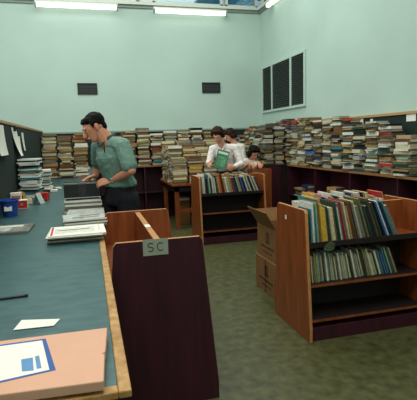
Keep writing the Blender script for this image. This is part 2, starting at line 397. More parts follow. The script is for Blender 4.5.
# ---------------------------------------------------------------- low shelving with ledges round the walls
ledge_edge = mat('worn_ledge_edge', (136, 94, 56), .5, .15, 15)
def low_shelving(label, loc, rz, L, D, H=1.0, bays=4, top=ledge_edge):
    t = thing('low_shelving', label, 'shelving', loc, rz)
    b = MB(); b.box(0, L, 0, D, H-.03, H, maroon_d); e = b.mi(top)
    for f in b.bm.faces:
        if f.normal.y < -.9 or f.normal.x < -.9 or f.normal.x > .9: f.material_index = e
    b.build('ledge', t, .002)
    b = MB(); b.box(0, L, D-.02, D, .0, H-.03, maroon); b.build('back_panel', t)
    for i in range(bays+1):
        x = i*(L-.025)/bays
        b = MB(); b.box(x, x+.025, .01, D-.02, 0, H-.03, maroon); b.build('upright', t, .001)
    for i in range(bays):
        x0 = i*(L-.025)/bays+.025; x1 = (i+1)*(L-.025)/bays
        for z in (.10, .50):
            b = MB(); b.box(x0, x1, .02, D-.02, z-.022, z, maroon_d); b.build('shelf', t, .001)
        b = MB(); b.box(x0, x1, .03, .045, 0, .078, maroon); b.build('kickboard', t)
    return t
low_shelving('long low wooden shelving under the book piles along the right wall', (3.2, 6.85, 0), R_(-90), 4.6, .29, bays=5)
low_shelving('low dark shelving under the book piles along the back wall', (.12, 8.34, 0), 0, 2.66, .32, bays=3)
# maroon-ended corner unit
t = thing('corner_unit', 'maroon corner cupboard in the back right corner below book piles', 'cupboard', (2.8, 6.87, 0))
b = MB(); b.box(0, .66, .02, 1.78, 0, .97, maroon_d); b.build('carcass', t)
b = MB(); b.box(0, .3, 0, .02, 0, .97, maroon); b.build('end_panel', t, .002)
b = MB(); b.box(-.01, .66, -.0, 1.78, .97, 1.0, maroon_d); b.build('top', t, .002)

# table with piles
t = thing('wooden_table', 'plain wooden table carrying piles of old books behind the browser', 'table', (1.27, 6.98, 0))
TW, TD = 1.15, 1.25
b = MB(); b.box(0, TW, 0, TD, .715, .75, orange); b.build('tabletop', t, .004)
b = MB(); b.box(.05, TW-.05, .05, .07, .62, .715, maroon_d); b.box(.05, TW-.05, TD-.07, TD-.05, .62, .715, maroon_d); b.box(.05, .07, .07, TD-.07, .62, .715, maroon_d); b.box(TW-.07, TW-.05, .07, TD-.07, .62, .715, maroon_d); b.build('apron', t)
for x, y in ((.06, .06), (TW-.12, .06), (.06, TD-.12), (TW-.12, TD-.12)):
    b = MB(); b.box(x-.01, x+.06, y-.01, y+.06, 0, .715, orange); b.build('leg', t, .004)
b = MB(); b.box(.12, TW-.12, .075, .1, .27, .33, orange); b.build('stretcher', t, .003)
t = thing('wooden_bin', 'open orange wooden bin the crouching person reaches into', 'bin', (2.49, 6.46, 0))
W_, D_ = .27, .36
for nm, bx in (('side', (0, .02, 0, D_, 0, .96)), ('side', (W_-.02, W_, 0, D_, 0, .96)), ('front_panel', (.02, W_-.02, 0, .02, 0, .96)), ('rear_panel', (.02, W_-.02, D_-.02, D_, 0, .96)), ('bottom', (.02, W_-.02, .02, D_-.02, .6, .62))):
    b = MB(); b.box(*bx, orange); b.build(nm, t, .002)

# ---------------------------------------------------------------- books
def book_mesh(name, w_, l_, t_, cover, page, hard=True, page_separate=False):
    """spine on x=0, fore edge x=w, length along y, thickness z from 0; centred in x and y"""
    c = .003 if hard else .0012; o = .004 if hard else .0005
    b = MB(); X = -w_/2; Y = -l_/2
    b.box(X, X+w_, Y, Y+l_, 0, c, cover); b.box(X, X+w_, Y, Y+l_, t_-c, t_, cover); b.box(X, X+c, Y, Y+l_, c, t_-c, cover)
    if not page_separate: b.box(X+c, X+w_-o, Y+o, Y+l_-o, c, t_-c, page)
    me = bpy.data.meshes.new(name); b.bm.to_mesh(me); b.bm.free()
    for m in b.mats: me.materials.append(m)
    return me
rnd = random.Random(7)
VAR = []
for i in range(14):
    hard = i % 3 != 0; l_ = rnd.uniform(.20, .252); w_ = l_*rnd.uniform(.64, .72); t_ = rnd.uniform(.016, .046)
    VAR.append((w_, l_, t_, hard, book_mesh('book', w_, l_, t_, book_c, page_c, hard)))
PAL = {
 'grey': (112, 112, 104), 'cream': (196, 186, 150), 'dark green': (40, 66, 54), 'white': (214, 214, 204), 'teal': (54, 124, 130), 'blue': (58, 104, 168),
 'red': (176, 44, 36), 'black': (28, 28, 30), 'brown': (104, 66, 40), 'tan': (168, 132, 84), 'yellow': (206, 164, 60), 'olive': (102, 102, 66), 'maroon': (92, 34, 34), 'pink': (200, 140, 130), 'navy': (36, 46, 78), 'orange': (190, 104, 52), 'pale green': (140, 168, 140)}
MIX = {'right': ['grey']*6+['cream']*5+['dark green']*5+['white']*6+['teal']*2+['blue']*2+['black']*6+['olive']*6+['brown']*3+['red']+['tan']*3+['pale green']*2+['navy']*2,
 'back': ['cream']*5+['tan']*5+['brown']*4+['olive']*3+['white']*3+['maroon']*2+['black']*4+['teal']+['grey']*3+['orange']+['pink'],
 'left': ['tan']*6+['brown']*6+['cream']*5+['orange']*2+['maroon']*2+['grey']*2+['olive']*3+['white'],
 'table': ['cream']*6+['tan']*5+['olive']*4+['brown']*3+['white']*2+['yellow']*2+['grey']*2}
SPECS = []
def pile(x, y, z0, top, mix, facing, pid, tight=1.0, rn=rnd):
    """facing: direction (rad) the visible side looks to"""
    z = z0+.0006; k = 0; off = 0
    while z < top:
        v = rn.randrange(len(VAR)); w_, l_, t_, hard, me = VAR[v]
        c = rn.choice(MIX[mix]); r = rn.random()
        turn = (0 if r < .45 else math.pi) + rn.gauss(0, .07)   # spine out or fore edge out, length along the wall
        if mix == 'table': turn = round(turn/math.pi)*math.pi+rn.gauss(0, .02)
        elif rn.random() < .12: turn += math.pi/2
        rz = facing + math.pi + turn
        SPECS.append(dict(p=(x+rn.gauss(0, .010)*(.4 if mix == 'table' else 1), y+rn.gauss(0, .010)*(.4 if mix == 'table' else 1), z), rz=rz, v=v, c=c, pid=pid, k=k, mix=mix, vis=1))
        z += t_+.0006; k += 1
PILES = {}
# right ledge: tops follow the photo
prof = [(3.3, 1.47), (3.87, 1.47), (4.2, 1.49), (4.45, 1.60), (4.65, 1.56), (4.97, 1.60), (5.2, 1.68), (5.56, 1.69), (5.98, 1.71), (6.46, 1.75), (6.82, 1.70), (7.43, 1.63), (8.05, 1.57), (8.6, 1.55)]
def ptop(y):
    for (a, ta), (c_, tb) in zip(prof[:-1], prof[1:]):
        if a <= y <= c_: return ta+(tb-ta)*(y-a)/(c_-a)
    return 1.5
y = 3.55; n = 0
while y < 6.78:
    pile(3.29+rnd.uniform(-.01, .01), y, 1.0, ptop(y)+rnd.uniform(-.06, .03), 'right', math.pi, ('R', n)); y += .256; n += 1
nR = n
y = 7.0
while y < 8.3:
    pile(2.9, y, 1.0, ptop(y)-.04+rnd.uniform(-.05, .05), 'right', math.pi, ('C', n)); pile(3.1, y+.02, 1.0, ptop(y)+rnd.uniform(-.07, .05), 'right', math.pi, ('D', n)); pile(3.3, y, 1.0, ptop(y)+.02+rnd.uniform(-.06, .06), 'right', math.pi, ('E', n)); y += .25; n += 1
# back ledge
x = .26; n = 0
while x < 2.72:
    pile(x, 8.49+rnd.uniform(-.01, .01), 1.0, 1.62+rnd.uniform(-.07, .05), 'back', -math.pi/2, ('B', n)); x += .256; n += 1
# far end of the counter
for j, (yy, zt) in enumerate(((8.16, 1.58), (7.96, 1.50))):
    x = -.625
    if j: continue
    n = 0
    while x < -.05:
        pile(x, yy, .85, zt+(.06 if n == 0 else 0)+rnd.uniform(-.03, .03), 'left', -math.pi/2, ('L', n)); x += .255; n += 1
x = .14
# table: rows stepping up to the back
n = 0
for r_, (yy, zt) in enumerate(((7.1, 1.12), (7.29, 1.16), (7.48, 1.3), (7.68, 1.34), (7.88, 1.42), (8.08, 1.45))):
    x = 1.42
    while x < 2.38:
        pile(x, yy, .7505, zt+rnd.uniform(-.05, .03)-(.05 if r_ > 3 and x < 1.5 else 0), 'table', -math.pi/2, ('T', r_, n)); x += .254; n += 1
# lower shelf of the right shelving
for i, yy in enumerate((6.5, 6.25, 5.5, 4.75, 4.48)):
    pile(3.31, yy, .5, .62+.05*(i % 3), 'right', math.pi, ('S', i))

CAMP = Vector((0, 0, CAM_H))
def show(s):
    p = Vector(s['p']); d = (p-CAMP); z = d.dot(fw)
    px = 208.5+FL*d.dot(rt)/z; sc_ = 1/z
    if not (-2 < px < 420): return -1
    if s['pid'][0] in ('D', 'E'): return .0
    if s['pid'][0] == 'T' and s['pid'][1] > 1 and s['p'][2] < 1.05: return 0
    if s['pid'][0] == 'T' and s['p'][2] < 1.1 and px > 200: return .01
    return sc_
ORD = ['lowest', 'second', 'third', 'fourth', 'fifth', 'sixth', 'seventh', 'eighth', 'ninth', 'tenth', 'eleventh', 'twelfth', 'thirteenth', 'fourteenth', 'fifteenth', 'sixteenth', 'seventeenth', 'eighteenth', 'nineteenth', 'twentieth', 'twenty-first', 'twenty-second', 'twenty-third', 'twenty-fourth', 'twenty-fifth', 'twenty-sixth', 'twenty-seventh', 'twenty-eighth', 'twenty-ninth', 'thirtieth', 'thirty-first', 'thirty-second', 'thirty-third', 'thirty-fourth', 'thirty-fifth']
mk = {}
for s in SPECS: mk[s['pid']] = max(mk.get(s['pid'], 0), s['k'])
for s in SPECS:
    if s['pid'] in (('R', 9), ('R', 12), ('R', 11)) and s['k'] in (mk[s['pid']], mk[s['pid']]-1+(s['pid'][1] % 2)): s['c'] = 'red'
    s['s'] = show(s)
SPECS.sort(key=lambda s: -s['s'])
solo, rest = SPECS[:300], [s for s in SPECS[300:] if s['s'] >= 0]
# number the piles on each ledge that stand in view
rp = sorted({s['pid'] for s in solo if s['pid'][0] == 'R'}, key=lambda p: p[1])
lp = sorted({s['pid'] for s in solo if s['pid'][0] == 'L'}, key=lambda p: p[1])
tops = {}
for s in SPECS: tops[s['pid']] = max(tops.get(s['pid'], 0), s['k'])
LEG = {'R': 'pile %s from the right on the right wall ledge', 'L': 'pile %s from the left at the far end of counter', 'S': 'short pile %s from the left under the right ledge', 'T': 'pile %s from the left, front of the table', 'B': 'pile %s from the left on the back ledge', 'C': 'pile %s on the maroon corner cupboard'}
GRP = {'R': 'books piled on the right wall ledge', 'L': 'books piled at the far end of the counter', 'S': 'books on the lower right shelf', 'T': 'books piled on the table', 'B': 'books piled on the back ledge', 'C': 'books piled on the corner cupboard'}
NUM = ['one', 'two', 'three', 'four', 'five', 'six', 'seven', 'eight', 'nine', 'ten', 'eleven', 'twelve', 'thirteen', 'fourteen', 'fifteen', 'sixteen', 'seventeen', 'eighteen', 'nineteen', 'twenty']
def pile_no(pid):
    same = sorted({q for q in tops if q[0] == pid[0] and (pid[0] != 'T' or q[1] == pid[1]) and any(s['pid'] == q and s['s'] >= 0 for s in SPECS)}, key=lambda p: p[-1])
    i = same.index(pid); return NUM[min(i, 19)]
pn = {}
for s in solo:
    if s['pid'] not in pn: pn[s['pid']] = pile_no(s['pid'])
    pre = s['pid'][0]; wh = LEG[pre] % pn[s['pid']]
    if pre == 'T' and s['pid'][1] == 1: wh = wh.replace('front', 'second row')
    if pre == 'T' and s['pid'][1] > 1: wh = wh.replace('front of the table', 'row %s of table' % NUM[s['pid'][1]])
    pos = 'topmost' if s['k'] == tops[s['pid']] else ORD[min(s['k'], len(ORD)-1)]
    me = VAR[s['v']][4]
    o = bpy.data.objects.new('book', me); COL.objects.link(o)
    o.location = s['p']; o.rotation_euler = (0, 0, s['rz']); o.color = (*lin(PAL[s['c']]), 1)
    tag(o, '%s book, %s in %s' % (s['c'], pos if pos in ('lowest', 'topmost') else pos+' up', wh), 'book', GRP[pre])
# everything beyond the three hundred: one mass
mb = MB(); mb.mi(book_a); mb.mi(page_b)
cl = mb.bm.loops.layers.float_color.new('Col'); pl = mb.bm.loops.layers.float_color.new('Page')
for s in rest:
    w_, l_, t_, hard, me = VAR[s['v']]
    T = Matrix.Translation(s['p']) @ Matrix.Rotation(s['rz'], 4, 'Z')
    c = .003 if hard else .0012; o_ = .004 if hard else .0005; X = -w_/2; Y = -l_/2; col = (*lin(PAL[s['c']]), 1)
    fs = mb.box(X, X+w_, Y, Y+l_, 0, c, book_a, T)+mb.box(X, X+w_, Y, Y+l_, t_-c, t_, book_a, T)+mb.box(X, X+c, Y, Y+l_, c, t_-c, book_a, T)
    for f in fs:
        for lo in f.loops: lo[cl] = col
    u_ = rnd.random()
    for f in mb.box(X+c, X+w_-o_, Y+o_, Y+l_-o_, c, t_-c, page_b, T):
        for lo in f.loops: lo[pl] = (u_, u_, u_, 1)
tag(mb.build('piled_books'), 'hundreds of old books piled high along the back wall and table', 'books', kind='stuff')

# standing books in the browsers -------------------------------------------------------
PVAR = []
for i in range(9):
    h_ = rnd.uniform(.245, .315); w_ = rnd.uniform(.17, .205); t_ = [.008, .010, .012, .014, .018, .022, .009, .013, .028][i]
    pg = MB(); c = .002; pg.box(-w_/2+c, w_/2-.003, -h_/2+.003, h_/2-.003, c, t_-c, pages)
    pm = bpy.data.meshes.new('page_block'); pg.bm.to_mesh(pm); pg.bm.free(); pm.materials.append(pages)
    PVAR.append((w_, h_, t_, book_mesh('picture_book', w_, h_, t_, book_c, pages, True, True), pm))
def stand_book(base, lean, v, c, label, group, scl=1.0, spine=-1, name='picture_book'):
    """book standing on edge: thickness along X, leaning its top to -X by lean, spine towards spine*Y"""
    w_, h_, t_, me, pm = PVAR[v]
    o = bpy.data.objects.new(name, me); COL.objects.link(o); o.color = (*lin(PAL[c]), 1)
    # local x (spine->fore) -> world -spine*Y ; local y (height) -> world Z tilted ; local z (thickness) -> X
    hz = Vector((-math.sin(lean), 0, math.cos(lean))); tx = Vector((math.cos(lean), 0, math.sin(lean))); dx = hz.cross(tx)
    if spine > 0: dx = -dx; tx = -tx
    Rm = Matrix((dx, hz, tx)).transposed()
    org = Vector(base) + hz*(h_*scl/2) + (tx*(-t_*scl) if spine > 0 else Vector((0, 0, 0)))
    Mx = Rm.to_4x4(); Mx.translation = org
    o.matrix_world = Mx @ Matrix.Scale(scl, 4)
    p = bpy.data.objects.new('page_block', pm); COL.objects.link(p); p.parent = o
    tag(o, label, 'book', group); return w_*scl, h_*scl, t_*scl
ROWMIX = ['white', 'teal', 'blue', 'black', 'dark green', 'olive', 'tan', 'yellow', 'grey', 'brown', 'red', 'pale green', 'cream', 'navy', 'orange', 'dark green', 'black', 'black']
def row(x0, x1, yc, z, lean0, lean1, phrase, group, first=(), scl=1.0, spine=-1, vs=None, seed=1, name='picture_book'):
    rn = random.Random(seed); x = x0+.004; i = 0; prev = lean0; items = []; lead = 0
    while True:
        f = (x-x0)/(x1-x0); lean = max(prev, R_(lean0)+(R_(lean1)-R_(lean0))*f) if i else R_(lean0)
        v = rn.choice(vs or range(9))
        if i < 5 and not vs: v = (0, 1, 6, 2, 1)[i]
        w_, h_, t_ = PVAR[v][:3]; h_ *= scl; t_ *= scl
        if i: x += .315*scl*(math.sin(lean)-math.sin(prev))
        if rn.random() < .10: x += .004
        if x+t_/math.cos(lean) > x1: break
        c = first[i] if i < len(first) else rn.choice(ROWMIX)
        items.append((x, v, c, lean)); prev = lean
        x += t_/math.cos(lean)+.0012; i += 1
    n = len(items)
    for i, (x, v, c, lean) in enumerate(items):
        if i == n-1: wh = 'rightmost'
        elif i == 0: wh = 'leftmost'
        elif i < n/2: wh = ORD[i] + ' from left'
        else: wh = ORD[n-1-i] + ' from right'
        th = 'thick' if PVAR[v][2] > .017 else 'thin'
        # raise so that the lower corner of a leaning book touches the shelf
        stand_book((x, yc+rn.uniform(-.01, .012), z+.0005+(0 if spine < 0 else 0)), lean, v, c, '%s %s book, %s %s' % (th, c, wh, phrase), group, scl, spine, name)
row(1.474, 2.23, 2.865, .70, 3, 27, 'in top row of right browser', 'picture books in the top row of the right browser',
    ['teal', 'white', 'blue', 'teal', 'pale green', 'olive', 'yellow', 'yellow', 'dark green', 'dark green', 'cream', 'olive', 'dark green', 'black', 'white', 'grey', 'red', 'teal', 'cream', 'tan', 'brown', 'brown', 'black', 'grey', 'cream', 'grey', 'olive', 'black', 'dark green', 'black', 'dark green', 'brown', 'dark green', 'black'], seed=3)
row(1.460, 2.21, 2.85, .41, 4, 22, 'in lower row of right browser', 'books in the lower row of the right browser',
    ['white', 'dark green', 'cream', 'olive', 'tan', 'pale green']+['cream', 'pale green', 'grey', 'cream', 'dark green', 'olive', 'white', 'tan', 'teal', 'cream']*5, scl=.70, seed=5, vs=[0, 1, 2, 3, 4, 7], name='paperback')
row(1.55, 2.36, 3.13, .70, 2, 20, 'in rear row of right browser', 'books in the rear row of the right browser',
    ['white', 'cream', 'teal', 'black', 'white', 'yellow', 'white', 'pink', 'white', 'navy', 'white', 'red']*5, spine=1, seed=11, vs=[3, 4, 5, 8, 7])
row(1.475, 2.36, 5.985, .70, 2, 24, 'in top row of far browser', 'picture books in the top row of the far browser',
    ['grey', 'white', 'white', 'brown', 'black', 'teal', 'cream', 'dark green', 'white', 'pale green', 'white', 'black', 'grey', 'yellow', 'orange', 'red', 'black', 'brown', 'tan', 'white', 'pale green'], scl=.88, seed=8, vs=[3, 4, 5, 7, 8])
row(1.48, 2.34, 6.25, .70, 2, 16, 'in rear row of far browser', 'books in the rear row of the far browser', ['white', 'cream', 'white', 'grey', 'red', 'pink', 'white'], spine=1, scl=.95, seed=13, vs=[4, 5, 8])
# ---------------------------------------------------------------- things on the counter
def slab(name, label, cat, cx, cy, z, w_, l_, t_, rz, cov, grp=None, edge=paper, decor=None, bow=0):
    b = MB(); b.box(-w_/2, w_/2, -l_/2, l_/2, 0, t_*.96, edge); b.box(-w_/2, w_/2, -l_/2, l_/2, t_*.96, t_, cov)
    o = b.build(name); o.location = (cx, cy, z); o.rotation_euler = (0, 0, rz); tag(o, label, cat, grp)
    if decor:
        d = MB()
        for (x0, x1, y0, y1, m) in decor: d.box(x0*w_, x1*w_, y0*l_, y1*l_, t_+.0001, t_+.0006, m)
        d.build('cover_print', o)
    return o
gp = mat('grey_print', (150, 158, 152), .5, scale=24, rgb2=(206, 208, 200)); gp2 = mat('newsprint', (190, 192, 180), .6, scale=40, rgb2=(222, 220, 208)); gp3 = mat('pale_pink_print', (206, 170, 156), .5, scale=30, rgb2=(226, 214, 204))
dgp = mat('dark_photo_print', (48, 60, 58), .45, scale=30, rgb2=(150, 150, 140)); edge_d = mat('grey_page_edges', (120, 118, 104), .8, .2, 80, (1, 1, 14))
rn = random.Random(4)
z = .852
NM = ['lowest', 'second', 'third', 'fourth', 'fifth', 'topmost']
for i in range(6):
    top_ = i == 5
    dec = [(-.42, .30, -.3, .28, gp2), (-.36, .22, .0, .06, red_m), (-.48, -.44, -.45, .45, red_m), (.38, .40, -.3, .4, gp3)] if top_ else None
    slab('magazine', ('topmost magazine with red print on the nearest counter pile' if top_ else '%s magazine from the bottom of the nearest counter pile' % NM[i] if i else 'bottom magazine of the nearest counter pile'), 'magazine', -.098+rn.uniform(-.008, .008), 2.90+rn.uniform(-.012, .012)+(.05 if i < 4 else 0), z, .335, .30, .0085, rn.uniform(-.04, .04), [gp, gp2, gp3, gp, gp2, paper][i], 'nearest pile of magazines on the counter', [edge_d, paper, edge_d, gp3, edge_d, paper][i], dec); z += .009
z = .852
for i in range(5):
    slab('magazine', 'topmost grey magazine on the second counter pile' if i == 4 else '%s magazine of the second counter pile' % ['bottom', 'second lowest', 'middle', 'second highest'][i], 'magazine', -.055+rn.uniform(-.008, .008), 3.42+rn.uniform(-.012, .012), z, .30, .27, .011, rn.uniform(-.05, .05)+.05, [gp, gp2, gp, paper, gp][i], 'second pile of magazines on the counter', [edge_d, paper, paper, edge_d, paper][i], [(-.3, .35, -.25, -.1, dgp), (-.1, .4, .05, .2, dgp)] if i == 4 else None); z += .0115
z = .852
for i in range(4):
    slab('magazine', 'topmost grey magazine on the third counter pile' if i == 3 else '%s magazine of the third counter pile' % ['bottom', 'second lowest', 'second highest'][i], 'magazine', -.045+rn.uniform(-.006, .006), 3.79+rn.uniform(-.006, .006), z, .29, .25, .010, rn.uniform(-.04, .04), [gp, gp2, gp, gp][i], 'third pile of magazines on the counter', [paper, edge_d, edge_d, paper][i]); z += .0105
z = .852
for i in range(6):
    slab('magazine', 'topmost magazine under the black album held by the man' if i == 5 else '%s magazine of the pile under the black album' % ['bottom', 'second', 'third', 'fourth', 'fifth'][i], 'magazine', -.065+rn.uniform(-.006, .006), 4.10+rn.uniform(-.008, .008), z, .31, .20, .0175, rn.uniform(-.03, .03), [gp, dgp, gp2, gp, gp2, gp][i], 'magazines under the black album', [paper, edge_d, edge_d, paper, edge_d, paper][i]); z += .018
ZA = z
# black album box the man handles
t = thing('album_box', 'glossy black album box held by the man in green shirt', 'box', (-.065, 4.08, ZA+.006), R_(2))
gl = mat('glossy_black_vinyl', (16, 17, 19), .18, .3, 8, spec=.6)
Tt = Matrix.Rotation(R_(-3), 4, 'X')
b = MB(); b.box(-.155, .155, -.09, .09, .012, .135, gl, Tt); b.build('box_body', t, .006)
b = MB(); b.box(-.157, .157, -.093, .092, .137, .150, gl, Tt); b.box(-.157, .157, -.0935, -.093, .1375, .1425, gp, Tt); b.build('lid', t, .003)
b = MB(); b.box(-.035, .03, -.0925, -.0905, .02, .12, mat('worn_label', (44, 44, 50), .3, .5, 40), Tt); b.build('spine_label', t)
# slim magazine on the left and others
slab('magazine', 'single dark-covered magazine lying alone at left on the counter', 'magazine', -.59, 3.37, .852, .34, .30, .014, R_(-2), dgp, None, edge_d, [(-.4, .1, -.3, .1, gp), (-.2, .3, .15, .4, gp2)])
b = MB(); b.prism([(-.271, 1.505), (-.145, 1.498), (-.128, 1.551), (-.256, 1.585)], .8522, .8532, paper, 'z'); tag(b.build('paper_slip'), 'small white paper slip lying on the counter near the cardboard parcel', 'paper')
b = MB(); b.box(-.07, .07, -.008, .008, 0, .006, dark_m); b.box(.055, .07, -.006, .006, .006, .008, dark_m); o = b.build('black_ruler', bevel=.001); o.location = (-.335, 1.84, .8522); o.rotation_euler = (0, 0, R_(3)); tag(o, 'short black plastic strip lying on the counter at the left edge', 'ruler')
# cardboard parcel in the foreground
t = thing('cardboard_parcel', 'flat pink-tan cardboard parcel with a blue and white label in the foreground', 'parcel', (-.19, 1.225, .8522), R_(2))
def pq(x, y): v = Vector((x+.19, y-1.225)); c_, s_ = math.cos(R_(2)), math.sin(R_(2)); return (v.x*c_+v.y*s_, -v.x*s_+v.y*c_)
b = MB(); P = [pq(-.50, 1.055), pq(-.23, 1.045), pq(.002, 1.03), pq(.010, 1.17), pq(.004, 1.175), pq(.012, 1.185), pq(.024, 1.345), pq(-.28, 1.352), pq(-.50, 1.357)]
b.prism(P, .008, .034, card_m, 'z'); b.build('parcel_body', t, .003)
b = MB(); b.prism([pq(-.49, 1.075), pq(-.01, 1.05), pq(.005, 1.33), pq(-.49, 1.34)], 0, .008, ink, 'z'); b.build('underside_flap', t)  # black slab added as the shadow under the parcel's front
zt = .0342
def lq(b, pts, z_, m): b.prism([pq(*p) for p in pts], z_, z_+.0004, m, 'z')
b = MB(); lq(b, [(-.36, 1.095), (-.238, 1.099), (-.112, 1.120), (-.153, 1.323), (-.36, 1.322)], zt, dblue); b.build('label_border', t)
b = MB(); lq(b, [(-.355, 1.104), (-.238, 1.108), (-.128, 1.126), (-.162, 1.311), (-.355, 1.311)], zt+.0005, paper); b.build('shipping_label', t)
b = MB(); lq(b, [(-.205, 1.206), (-.194, 1.138), (-.166, 1.134), (-.176, 1.208)], zt+.001, lblue); b.build('printed_square', t)
b = MB(); lq(b, [(-.171, 1.212), (-.159, 1.139), (-.148, 1.142), (-.161, 1.215)], zt+.001, lblue); b.build('printed_strip', t)
# left-hand clutter
def pkt(name, label, cat, x, y, w_, l_, h_, rz, m, m2=None, parts=()):
    t = thing(name, label, cat, (x, y, .8522), rz)
    b = MB(); b.box(-w_/2, w_/2, -l_/2, l_/2, 0, h_, m); b.build('packet', t, .004)
    for (pn_, x0, x1, z0, z1, mm) in parts:
        b = MB(); b.box(x0*w_, x1*w_, -l_/2-.001, -l_/2-.0001, z0*h_, z1*h_, mm); b.build(pn_, t)
    return t
pkt('packet', 'small red, yellow and white packet beside the blue tub on counter', 'packet', -.655, 4.50, .15, .09, .085, R_(4), paper, parts=(('yellow_band', -.49, -.25, .1, .95, yellow_m), ('red_band', -.25, .49, .1, .95, red_m), ('white_mark', .1, .25, .4, .7, paper)))
t = thing('blue_tub', 'blue plastic tub at the left edge on the counter', 'tub', (-.675, 4.10, .8522))
b = MB()
n = 20
prof_ = [(.058, 0), (.076, .13), (.084, .13), (.084, .138), (.071, .138), (.054, .006)]
ring = []
for (r_, z_) in prof_: ring.append([b.bm.verts.new((r_*math.cos(2*math.pi*i/n), 1.25*r_*math.sin(2*math.pi*i/n), z_)) for i in range(n)])
b.mi(blue_m)
for A, B in zip(ring[:-1], ring[1:]):
    for i in range(n): b.bm.faces.new((A[i], A[(i+1) % n], B[(i+1) % n], B[i]))
b.bm.faces.new(ring[0][::-1]); b.bm.faces.new(ring[-1]); bmesh.ops.recalc_face_normals(b.bm, faces=b.bm.faces[:])
b.build('tub_body', t)
b = MB(); b.box(-.03, .03, -.101, -.095, .03, .07, paper, Matrix.Rotation(R_(-12), 4, 'X')); b.build('paper_label', t)
# tape dispenser
t = thing('tape_dispenser', 'cream desk tape dispenser behind the blue tub on the counter', 'tape dispenser', (-.665, 4.80, .8522), R_(8))
b = MB(); b.prism([(-.09, 0), (.09, 0), (.09, .05), (.06, .06), (.03, .035), (-.07, .035), (-.09, .05)], -.03, .03, mat('cream_plastic', (206, 196, 160), .5), 'y'); b.build('body', t, .004)
b = MB(); b.cyl((-.02, -.015, .075), (-.02, .015, .075), .06, .06, mat('sticky_tape', (196, 150, 70), .35), 24); b.cyl((-.02, -.017, .075), (-.02, .017, .075), .03, .03, dark_m, 16); b.build('tape_roll', t)
t = thing('desk_calendar', 'folded white card tent standing on the counter by the tape dispenser', 'card', (-.515, 4.80, .8522), R_(-20))
b = MB(); b.prism([(-.045, 0), (-.042, 0), (0, .10), (.042, 0), (.045, 0), (.002, .108), (-.002, .108)], -.05, .05, mat('greenish_card', (170, 190, 180), .6, .05), 'y'); b.build('card', t)
pkt('packet', 'small red packet in front of the leaning magazine pile', 'packet', -.50, 5.06, .13, .07, .085, R_(-15), red_m, parts=(('dark_mark', -.2, .2, .3, .7, maroon),))
pkt('packet', 'small orange and white carton at the left edge behind red packet', 'packet', -.70, 4.655, .10, .06, .14, R_(5), paper, parts=(('orange_front', -.4, .4, .1, .8, mat('orange_print', (206, 110, 50), .5)),))
# magazine pile by the screen
z = .8522; colz = [gp, mat('blue_print_cover', (60, 110, 150), .5), paper, gp3, mat('teal_print_cover', (40, 120, 126), .5), gp2, paper]
for i in range(25):
    w_ = rn.uniform(.17, .23); th = rn.uniform(.012, .022)
    slab('magazine', ('topmost blue-and-white magazine of the pile by the dark screen' if i == 24 else '%s magazine up in the tall pile by the dark screen' % (['lowest'] + ORD[1:])[i]), 'magazine', -.632+rn.uniform(-.008, .008), 5.36+rn.uniform(-.02, .02), z, w_-.01, .30, th, rn.uniform(-.20, .20), rn.choice(colz), 'tall magazine pile by the dark screen', rn.choice([paper, edge_d, paper, gp2, colz[4], colz[1], ink]), None); z += th+.0006
z = .8522
for i in range(14):
    th = rn.uniform(.014, .024)
    slab('magazine', ('topmost white magazine of the lower pile behind the tall one' if i == 13 else '%s magazine up in the lower pile behind the tall one' % (['lowest'] + ORD[1:])[i]), 'magazine', -.60+rn.uniform(-.025, .025), 6.05+rn.uniform(-.03, .03), z, .22, .28, th, rn.uniform(-.25, .25), rn.choice(colz), 'lower magazine pile behind the tall one', rn.choice([paper, paper, gp2, edge_d]), None); z += th+.0006
for i, (x, y, w_, m) in enumerate(((-.44, 5.9, .14, paper), (-.41, 6.2, .13, gp2))):
    pkt('packet', ['small white packet lying at the foot of the tall magazine pile', 'small pale packet lying behind the white one on the counter'][i], 'packet', x, y, w_*.6, .08, .03, R_(30*i), m)
# plastic film snagged on the right browser
b = MB(); rr = random.Random(2)
pts = [(0, 0), (.05, .03), (.09, .0), (.075, -.04), (.03, -.045), (-.015, -.035)]
vs = [(.035, -.014, -.012)] + [(p[0], -.003-rr.uniform(0, .012), p[1]) for p in pts]
vs2 = [(v[0], v[1]-.001, v[2]) for v in vs]
n = len(pts); fs = [(0, 1+i, 1+(i+1) % n) for i in range(n)]; fs += [(n+1, n+2+(i+1) % n, n+2+i) for i in range(n)] + [(1+i, n+2+i, n+2+(i+1) % n, 1+(i+1) % n) for i in range(n)]
b.poly(vs + vs2, fs, clear); o = b.build('plastic_film'); o.location = (1.56, 2.742, .69); tag(o, 'torn scrap of clear plastic hanging from the top row tray', 'plastic film')
# cards pinned on the right-hand board
for i, (px, py, w_, h_) in enumerate(((361, 122, .10, .09), (371.5, 121, .05, .05), (411, 117.5, .15, .08))):
    p = at(px, py, X=WX-.032)
    b = MB(); b.box(-.0015, 0, -w_/2, w_/2, -h_/2, h_/2, paper); o = b.build('pinned_card'); o.location = (WX-.0305 if p.z < 1.65 else WX-.046, p.y, p.z)
    tag(o, ['white card pinned on the right board above the book piles', 'tiny white card pinned near the top rail of right board', 'white card pinned on right board at the edge of the picture'][i], 'card')
